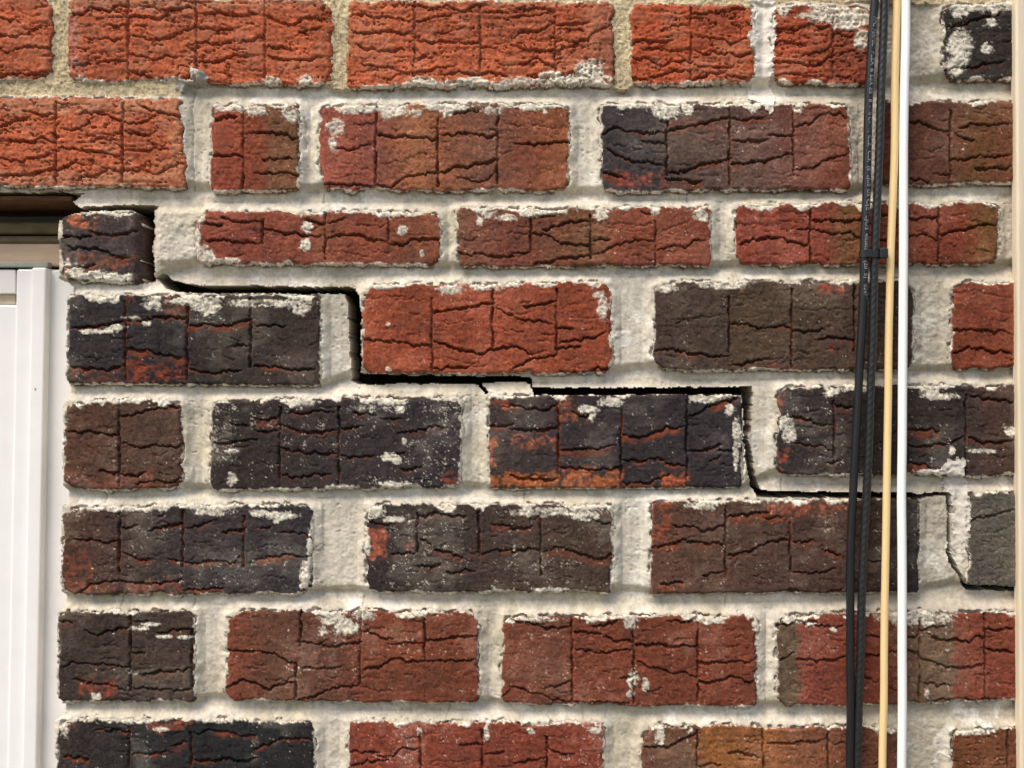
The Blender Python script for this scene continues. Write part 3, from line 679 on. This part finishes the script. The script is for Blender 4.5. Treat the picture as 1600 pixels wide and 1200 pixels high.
def region_mesh(name, mask, H, C, mat, depth, parent, side_col=None, origin=None):
    ys, xs = np.nonzero(mask)
    if len(ys) == 0: return None
    y0, y1, x0, x1 = ys.min(), ys.max() + 1, xs.min(), xs.max() + 1
    m = mask[y0:y1, x0:x1]
    ny, nx = m.shape
    used = np.zeros((ny + 1, nx + 1), bool)
    used[:-1, :-1] |= m; used[1:, :-1] |= m; used[:-1, 1:] |= m; used[1:, 1:] |= m
    idx = np.full(used.shape, -1); idx[used] = np.arange(used.sum())
    X = (GX[y0:y1 + 1, x0:x1 + 1] - 800) * S
    Z = (600 - GY[y0:y1 + 1, x0:x1 + 1]) * S + Z0
    Yd = -H[y0:y1 + 1, x0:x1 + 1] * S
    o = np.array([.5 * (X.min() + X.max()), 0, Z.min()]) if origin is None else origin
    P = np.stack([X[used], Yd[used], Z[used]], -1)
    cc = C[y0:y1 + 1, x0:x1 + 1][used]
    ii, jj = np.nonzero(m)
    quads = np.stack([idx[ii, jj], idx[ii + 1, jj], idx[ii + 1, jj + 1], idx[ii, jj + 1]], -1)
    pad = np.pad(m, 1)
    E = []
    for (di, dj, a, b_) in ((-1, 0, (0, 1), (0, 0)), (1, 0, (1, 0), (1, 1)), (0, -1, (0, 0), (1, 0)), (0, 1, (1, 1), (0, 1))):
        nb = pad[1 + di:1 + di + ny, 1 + dj:1 + dj + nx]
        ei, ej = np.nonzero(m & ~nb)
        E.append(np.stack([idx[ei + a[0], ej + a[1]], idx[ei + b_[0], ej + b_[1]]], -1))
    E = np.concatenate(E)
    ev = np.unique(E)
    mp_ = np.full(len(P), -1); mp_[ev] = np.arange(len(ev))
    nP, nE = len(P), len(ev)
    front = P[ev]; back = front.copy(); back[:, 1] = depth
    sidec = cc[ev] if side_col is None else .35 * cc[ev] + .65 * side_col
    allP = np.concatenate([P, front, back]) - o
    allC = np.concatenate([cc, sidec, sidec if side_col is None else np.broadcast_to(side_col, sidec.shape)])
    e0, e1 = mp_[E[:, 0]] + nP, mp_[E[:, 1]] + nP
    sq = np.stack([e0, e0 + nE, e1 + nE, e1], -1)[:, ::-1]
    FQ = np.concatenate([quads, sq])
    me = bpy.data.meshes.new(name)
    me.vertices.add(len(allP)); me.vertices.foreach_set("co", allP.astype(np.float32).ravel())
    me.loops.add(FQ.size); me.loops.foreach_set("vertex_index", FQ.astype(np.int32).ravel())
    me.polygons.add(len(FQ)); me.polygons.foreach_set("loop_start", np.arange(0, FQ.size, 4, dtype=np.int32))
    me.polygons.foreach_set("loop_total", np.full(len(FQ), 4, np.int32))
    me.polygons.foreach_set("use_smooth", np.ones(len(FQ), bool))
    me.update(calc_edges=True)
    at = me.attributes.new("pigment", 'FLOAT_COLOR', 'POINT')
    at.data.foreach_set("color", np.concatenate([np.clip(allC, 0.004, .95), np.ones((len(allC), 1))], 1).astype(np.float32).ravel())
    me.materials.append(mat)
    ob = bpy.data.objects.new(name, me)
    ob.location = Vector(o) - (parent.location if parent else Vector())
    return link(ob, parent)


wall = empty("brick_wall", (0.2, 0.0, 0.0))
tag(wall, "brick wall of rough orange, red and black bricks with a stair-step crack through white mortar", "wall", kind="thing")

core_side = lin((112, 64, 46))
for c, k in bricks:
    i = k['id']
    own = components((IDC == i) & ~VOID & (STR == 0))
    if not own: continue
    own = own[0][1]
    IDC[(IDC == i) & ~own] = -1
    region_mesh("brick", own, HB, CB, M_BRICK, 0.058, wall,
                side_col=core_side if k['stops'][0][1][0] > 100 or c != 'C' else lin((110, 78, 68)))
for n_ in (1, 2, 3):
    region_mesh("mortar_smear", (STR == n_) & ~VOID, HS, CS, M_MORTAR, 0.03, wall)
# joints: one bed per course gap, one head joint between each two bricks of a course
crumbs = np.zeros(IDC.shape, bool)
def joint(name, mk):
    rest = mk.copy()
    for n_, f in components(mk):
        if n_ < 60: break
        region_mesh(name, f, HM, CM, M_MORTAR, 0.052, wall)
        rest &= ~f
    crumbs[rest] = True
free = (IDC < 0) & ~VOID & (STR == 0)
head = np.full(free.shape, -1)
tc_, bc_ = TOPS[:, :-1], BOTS[:, :-1]
bed = np.full(free.shape, -1)
for i in range(len(COURSES)):
    inside = (CY >= tc_[i][None]) & (CY <= bc_[i][None])
    head[inside] = i
    if i + 1 < len(COURSES):
        bed[(CY > bc_[i][None]) & (CY < tc_[i + 1][None])] = i
# ragged fringe cells inside a brick's own span belong to the nearer bed
for i, c in enumerate(COURSES):
    bs = B[c]
    hm = free & (head == i)
    spans = []
    for k in bs:
        xa = max(k['q'][0][0], k['q'][3][0]) + 10; xb = min(k['q'][1][0], k['q'][2][0]) - 10
        fr = hm & (CX > xa) & (CX < xb)
        up = fr & (CY < .5 * (tc_[i] + bc_[i])[None])
        bed[up] = i - 1; bed[fr & ~up] = i
        head[fr] = -1
        spans.append((xa, xb))
    edges = [-1e9] + [.5 * (a + b_) for a, b_ in spans] + [1e9]
    for j in range(len(edges) - 1):
        mk = free & (head == i) & (CX >= edges[j]) & (CX < edges[j + 1])
        joint("head_joint", mk)
for i in range(-1, len(COURSES)):
    mk = free & (bed == i) & (head < 0)
    joint("bed_joint", mk)
tag(region_mesh("mortar_crumbs", crumbs, HM, CM, M_MORTAR, 0.052, wall), kind="stuff")


# ------------------------------------------------------------------ simple solid builder
class MB:
    def __init__(self): self.v = []; self.f = []
    def add(self, vs, fs):
        n = len(self.v); self.v += [tuple(p) for p in vs]; self.f += [tuple(i + n for i in q) for q in fs]
        return self
    def box(self, x0, x1, y0, y1, z0, z1):
        vs = [(x, y, z) for z in (z0, z1) for y in (y0, y1) for x in (x0, x1)]
        return self.add(vs, [(0, 2, 3, 1), (4, 5, 7, 6), (0, 1, 5, 4), (2, 6, 7, 3), (0, 4, 6, 2), (1, 3, 7, 5)])
    def build(self, name, mat, parent=None, bevel=0.0, smooth=False, loc=None, seg=3):
        me = bpy.data.meshes.new(name)
        o = Vector(loc) if loc is not None else (Vector(parent.matrix_basis.translation) if parent else Vector())
        me.from_pydata([Vector(p) - o for p in self.v], [], self.f)
        me.update()
        me.materials.append(mat)
        ob = bpy.data.objects.new(name, me)
        ob.location = o - (parent.location if parent else Vector())
        link(ob, parent)
        if bevel:
            md = ob.modifiers.new("bevel", 'BEVEL'); md.width = bevel; md.segments = seg; md.limit_method = 'ANGLE'
        if smooth or bevel:
            for p in me.polygons: p.use_smooth = True
            if bevel:
                wn = ob.modifiers.new("wn", 'WEIGHTED_NORMAL')
        return ob


# sheathing behind the bricks, down to the ground
M_SHEATH = plain_mat("tarred_sheathing", (58, 50, 44), .9, .2)
xl, xr = (100 - 800) * S, (2296 - 800) * S
MB().box(xl + .02, xr, .062, .16, 0, Z0 + .47).build("sheathing", M_SHEATH, wall)
MB().box((-895 - 800) * S, xl + .02, .095, .16, Z0 + (600 - 290) * S, Z0 + .47).build("sheathing", M_SHEATH, wall)

# ------------------------------------------------------------------ ground
M_GROUND = plain_mat("packed_gravel", (92, 90, 76), .95, .25, (9, 9, 9), .6)
g = MB().add([(-60, -60, 0), (60, -60, 0), (60, 60, 0), (-60, 60, 0)], [(0, 1, 2, 3)]).build("ground", M_GROUND)
tag(g, kind="structure")

# ------------------------------------------------------------------ steel lintel over the window
M_RUST = plain_mat("rusty_steel", (86, 54, 30), .85, .35, (70, 160, 160), .7, rgb2=(124, 82, 42))
lt = MB()
zl = Z0 + (600 - 300.5) * S
lt.box((-890 - 800) * S, (104 - 800) * S, .010, .092, zl - .005, zl - .001)
lt.box((104.5 - 800) * S, (233 - 800) * S, .026, .092, zl - .005, zl - .001)
lt.box((-890 - 800) * S, (98 - 800) * S, .0865, .0925, zl - .001, zl + .05)
lo = lt.build("steel_lintel", M_RUST, None, .001, loc=((-390 - 800) * S, .05, zl - .005))
tag(lo, "rusty brown steel lintel under the lowest orange bricks above the window", "lintel", kind="thing")

# ------------------------------------------------------------------ window at the left
M_VINYL = plain_mat("white_vinyl", (242, 239, 236), .38, .02, (40, 40, 40), .03, rgb2=(246, 243, 240))
M_VINYL2 = plain_mat("warm_white_vinyl", (236, 230, 224), .5, .04, (30, 30, 12), .05)  # slightly warmer, greyer white for the head rail
M_BOARD = plain_mat("tan_painted_board", (216, 186, 154), .75, .10, (14, 40, 120), .35)
M_CAULK = plain_mat("olive_caulk", (124, 109, 80), .85, .22, (50, 50, 120), .8)  # dark olive-tan tone of both caulk beads
M_SLOT = plain_mat("slot_plastic", (206, 190, 162), .7, .12, (50, 50, 120), .4)
M_FLASH = plain_mat("grey_flashing", (150, 154, 140), .55, .15, (60, 60, 60), .2)
M_GLASS, t_, p_ = new_mat("window_glass")
p_.inputs["Base Color"].default_value = (.9, .95, .95, 1); p_.inputs["Roughness"].default_value = .03
p_.inputs["Transmission Weight"].default_value = 1.0; p_.inputs["IOR"].default_value = 1.45
M_ROOM = plain_mat("dark_room", (40, 38, 36), .95, .1)

win = empty("window", W(-300, 1600, .1))
tag(win, "white vinyl window frame set back in the opening left of the brickwork", "window", kind="thing")
TILT = 15 / 780.0                    # the frame leans: 15 units to the left over its height
def upright(name, x0, x1, ytop, ybot, depth, back, mat, bevel=.0022):
    """a vertical member whose face edges are drawn at x0..x1 (at y=430) and lie at the given depth"""
    vs = []
    for y in (ytop, ybot):
        for d_ in (depth, back):
            for x in (x0, x1):
                p = W(x - (y - 430) * TILT, y, depth); vs.append((p.x, d_, p.z))
    m = MB().add(vs, [(0, 1, 3, 2), (4, 6, 7, 5), (0, 4, 5, 1), (2, 3, 7, 6), (0, 2, 6, 4), (1, 5, 7, 3)])
    return m.build(name, mat, win, bevel)
def across(name, y0, y1, depth, back, mat, x0=-900, x1=112, bevel=.001):
    a, c_ = W(x0, y0, depth), W(x1, y1, depth)
    return MB().box(a.x, c_.x, depth, back, c_.z, a.z).build(name, mat, win, bevel)
across("caulk_bead", 346, 366, .048, .093, M_CAULK, bevel=.003)
across("caulk_bead", 368, 381, .044, .093, M_CAULK, bevel=.003)
across("head_board", 380.5, 416, .040, .092, M_BOARD, bevel=.0015)
fl = across("drip_flashing", 409, 417.5, .031, .0395, M_FLASH, x1=75, bevel=.001)
fo = upright("jamb", 62, 118, 421, 1640, .0345, .096, M_VINYL)
upright("outer_stile", 48, 72.5, 417.5, 1640, .026, .092, M_VINYL)
s1 = upright("frame_step", 25, 56, 420, 1640, .031, .092, M_VINYL)
s2 = upright("sash_stile", -14, 32, 476, 1640, .0335, .092, M_VINYL)
across("head_rail", 421, 459, .0332, .092, M_VINYL2, x1=24)
across("vent_slot", 459.5, 475.5, .038, .092, M_SLOT, x1=23.8)
across("top_sash_rail", 476, 520, .0338, .0915, M_VINYL, x1=-15)
# mitre seam of the sash corner and two screw heads
M_SEAM = plain_mat("seam_grey", (128, 116, 104), .8, .1)  # warm grey tone of the mitre seam and screw heads
sv = []
for (x, y) in ((24, 504), (25, 506), (9, 520.5), (8, 518.8)):
    p = W(x, y, .0332); sv.append((p.x, .0332, p.z))
MB().add(sv, [(0, 1, 2, 3)]).build("mitre_seam", M_SEAM, s2)
for (x, y, par, dep) in ((29, 461, s1, .0308), (26.5, 433, s1, .0308), (55, 608, None, .0258)):
    p = W(x, y, dep); m = MB()
    ring = [(p.x + .0007 * math.cos(a * .785), dep - .0002, p.z + .0008 * math.sin(a * .785)) for a in range(8)]
    m.add([(p.x, dep - .0005, p.z)] + ring, [(0, 1 + (a + 1) % 8, 1 + a) for a in range(8)])
    m.build("screw_head", M_SEAM, par or win)
a, c_ = W(-895, 522, .075), W(-20, 1640, .075)
MB().box(a.x, c_.x, .0745, .0785, c_.z, a.z).build("pane", M_GLASS, win)
MB().box((-890 - 800) * S, xl + .018, .3, .31, Z0 - .55, Z0 + .2).build("dark_interior", M_ROOM, win)  # sheet coloured dark to stand for the unlit room inside

# ------------------------------------------------------------------ trim board at the right
M_TRIM = plain_mat("beige_trim_paint", (216, 200, 170), .6, .10, (120, 120, 9), .4, rgb2=(234, 220, 194))
tb = MB()
vs = []
for y in (-345, 1625):
    xl_ = 1581 + (y / 1200.0) * 7.5
    for (dx, d_) in ((0, -.0065), (190, -.0065), (0, .004), (190, .004)):
        p = W(xl_, y, .0); vs.append((p.x + dx * S, d_, p.z))
tb.add(vs, [(0, 1, 3, 2), (4, 6, 7, 5), (0, 4, 5, 1), (2, 3, 7, 6), (0, 2, 6, 4), (1, 5, 7, 3)])
tbo = tb.build("trim_board", M_TRIM, None, .0022, loc=W(1680, 1625, 0), seg=4)
tag(tbo, "beige painted vertical trim board along the right edge of the brickwork", "trim board", kind="thing")

# ------------------------------------------------------------------ cables
def tube(name, pts, r, mat, rib=0.0):
    """pts: (x, y, depth) along the cable, top to bottom; r in metres"""
    yy = np.arange(pts[0][1], pts[-1][1] + 1, 2.5)
    px = np.interp(yy, [p[1] for p in pts], [p[0] for p in pts])
    pd = np.interp(yy, [p[1] for p in pts], [p[2] for p in pts])
    ker = np.ones(41) / 41
    pe = np.pad(px, 20, mode='reflect', reflect_type='odd'); px = np.convolve(pe, ker, 'valid')
    pe = np.pad(pd, 20, mode='edge'); pd = np.convolve(pe, ker, 'valid')
    kx = np.arange(yy[0], yy[-1] + 90, 80.0)
    px = px + np.interp(yy, kx, rng.uniform(-1.0, 1.0, len(kx)))
    pe = np.pad(px, 12, mode='reflect', reflect_type='odd'); px = np.convolve(pe, np.ones(25) / 25, 'valid')
    vs, fs, n = [], [], 20
    for i, (x, y, d_) in enumerate(zip(px, yy, pd)):
        c = W(x, y, d_)
        for a in range(n):
            th = 2 * math.pi * a / n
            rr = r * (1 + rib * math.sin(3 * th + y * .55))
            vs.append((c.x + rr * math.cos(th), c.y + rr * math.sin(th), c.z))
    for i in range(len(yy) - 1):
        for a in range(n):
            b_ = (a + 1) % n
            fs.append((i * n + a, (i + 1) * n + a, (i + 1) * n + b_, i * n + b_))
    m = MB().add(vs, fs)
    base = W(px[-1], yy[-1], pd[-1])
    ob = m.build(name, mat, None, smooth=True, loc=base)
    return ob, (lambda y: float(np.interp(y, yy, px))), (lambda y: float(np.interp(y, yy, pd)))

M_BLACK = plain_mat("black_pvc", (30, 30, 32), .32, .12, (300, 300, 60), .1)
M_BLACK2 = plain_mat("black_rubber", (33, 33, 34), .38, .25, (500, 500, 160), .35)
M_TAN = plain_mat("tan_pvc", (240, 208, 150), .5, .04, (200, 200, 40), .08)
M_WHITEC = plain_mat("white_pvc", (252, 250, 245), .45, .005, (200, 200, 40), .05)
M_PRINT = plain_mat("grey_print", (150, 150, 156), .7, .1)

ca, cax, cad = tube("coaxial_cable", [(1391,-345,-.012),(1366,0,-.012),(1361,90,-.012),(1356,180,-.012),(1354.5,270,-.012),(1351.5,360,-.013),(1348,480,-.012),(1341,600,-.011),(1331.5,780,-.010),(1328.5,900,-.010),(1328.5,1200,-.010),(1330,1625,-.010)], .00315, M_BLACK)
tag(ca, "smooth black cable with fine grey lettering, leftmost of the hanging cables", "cable", group="cables hanging down the wall")
cb, cbx, cbd = tube("coaxial_cable", [(1402,-345,-.012),(1382.5,0,-.012),(1379.5,90,-.012),(1375,180,-.012),(1372,270,-.012),(1367.8,360,-.013),(1364.3,480,-.012),(1361,600,-.011),(1353.2,780,-.010),(1347,900,-.010),(1339.5,1200,-.010),(1336,1625,-.010)], .0032, M_BLACK2, rib=.06)
tag(cb, "black cable with twisted ribbed sheath between the lettered cable and the tan one", "cable", group="cables hanging down the wall")
cc_, ccx, ccd = tube("tan_cable", [(1409,-345,-.009),(1401.5,0,-.009),(1399.5,90,-.009),(1398.2,180,-.009),(1397.5,270,-.009),(1393.5,360,-.009),(1389.8,480,-.009),(1387,600,-.009),(1385,780,-.009),(1383,900,-.009),(1379,1200,-.009),(1376,1625,-.009)], .0029, M_TAN)
tag(cc_, "thin tan cable hanging just left of the white cable", "cable", group="cables hanging down the wall")
cd, cdx, cdd = tube("white_cable", [(1418,-345,-.010),(1415,0,-.010),(1414,90,-.010),(1413,180,-.010),(1411.3,270,-.010),(1411,360,-.010),(1412,480,-.010),(1410.5,600,-.010),(1409,780,-.010),(1409,900,-.010),(1409.2,1200,-.010),(1409,1625,-.010)], .0034, M_WHITEC)
tag(cd, "bright white cable, rightmost of the hanging cables", "cable", group="cables hanging down the wall")

# lettering printed down the left black cable
def lettering(words):
    for (txt, y0, y1) in words:
        cu = bpy.data.curves.new("printed_text", 'FONT')
        cu.body = txt; cu.size = 1.0; cu.resolution_u = 2
        to = bpy.data.objects.new("printed_text", cu)
        link(to)
        dg = bpy.context.evaluated_depsgraph_get()
        me = bpy.data.meshes.new_from_object(to.evaluated_get(dg))
        bpy.data.objects.remove(to)
        n = len(me.vertices)
        co = np.empty(n * 3); me.vertices.foreach_get("co", co); co = co.reshape(-1, 3)
        x0, x1 = co[:, 0].min(), co[:, 0].max()
        u = (co[:, 0] - x0) / max(x1 - x0, 1e-6)
        v = (co[:, 1] - .35) / .7                 # about -.5 .. .5 of the cap height
        out = []
        for ui, vi in zip(u, v):
            y = y0 + (y1 - y0) * ui
            dpt = cad(y); c = W(cax(y), y, dpt)
            ang = .32 + vi * 1.02                 # round the jacket, tops of the letters to the right
            r = .00315 + .00006
            out.append((c.x + r * math.sin(ang), c.y - r * math.cos(ang), c.z))
        o = ca.location
        me.vertices.foreach_set("co", (np.array(out) - np.array(o)).ravel())
        me.update()
        me.materials.clear(); me.materials.append(M_PRINT)
        ob = bpy.data.objects.new("printed_text", me)
        link(ob, ca)
lettering([("PPC", 28, 43), ("PERFECT", 47, 79), ("FLEX", 82, 104), ("6", 108.5, 114), ("SERIES", 118, 148), ("18", 153, 161), ("AWG", 166, 181),
           ("CATV,", 184, 207), ("CL2,", 213, 230), ("CL3,", 237, 254), ("(ETL)US", 261, 292), ("OR", 297, 308), ("C(ETL)US", 312, 360),
           ("4002602", 365, 391), ("(2015)", 408, 435), ("024FT", 445, 468)])

# cable tie round the two black cables
tie = empty("cable_tie", W(1366, 404, -.012))
tag(tie, "black plastic cable tie strapped round the two black cables", "cable tie")
M_TIE = plain_mat("black_nylon", (30, 30, 32), .5, .1, (200, 200, 200), .1)
xa, xb = W(cax(397), 397, -.013), W(cbx(397), 397, -.013)
r = .0039
path = []
for k_ in range(9):
    th = math.pi / 2 + math.pi * k_ / 8
    path.append((xa.x + r * math.cos(th), xa.y - r * math.sin(th)))
for k_ in range(9):
    th = -math.pi / 2 + math.pi * k_ / 8
    path.append((xb.x + r * math.cos(th), xb.y - r * math.sin(th)))
vs, fs = [], []
zt, zb = xa.z + .0026, xa.z - .0026
for (x, y) in path:
    cxm = .5 * (xa.x + xb.x)
    ix = x + (.0005 if x < cxm else -.0005) * 1.2
    iy = y + (.0006 if y < xa.y else -.0006)
    vs += [(x, y, zt), (x, y, zb), (ix, iy, zb), (ix, iy, zt)]
n = len(path)
for i in range(n):
    j = (i + 1) % n
    for e in range(4):
        f_ = (e + 1) % 4
        fs.append((i * 4 + e, i * 4 + f_, j * 4 + f_, j * 4 + e))
MB().add(vs, fs).build("strap", M_TIE, tie, .0003)
hx = xb.x + r
MB().box(hx - .0012, hx + .0052, xb.y - .0046, xb.y + .0012, xa.z - .0038, xa.z + .0042).build("locking_head", M_TIE, tie, .0012)
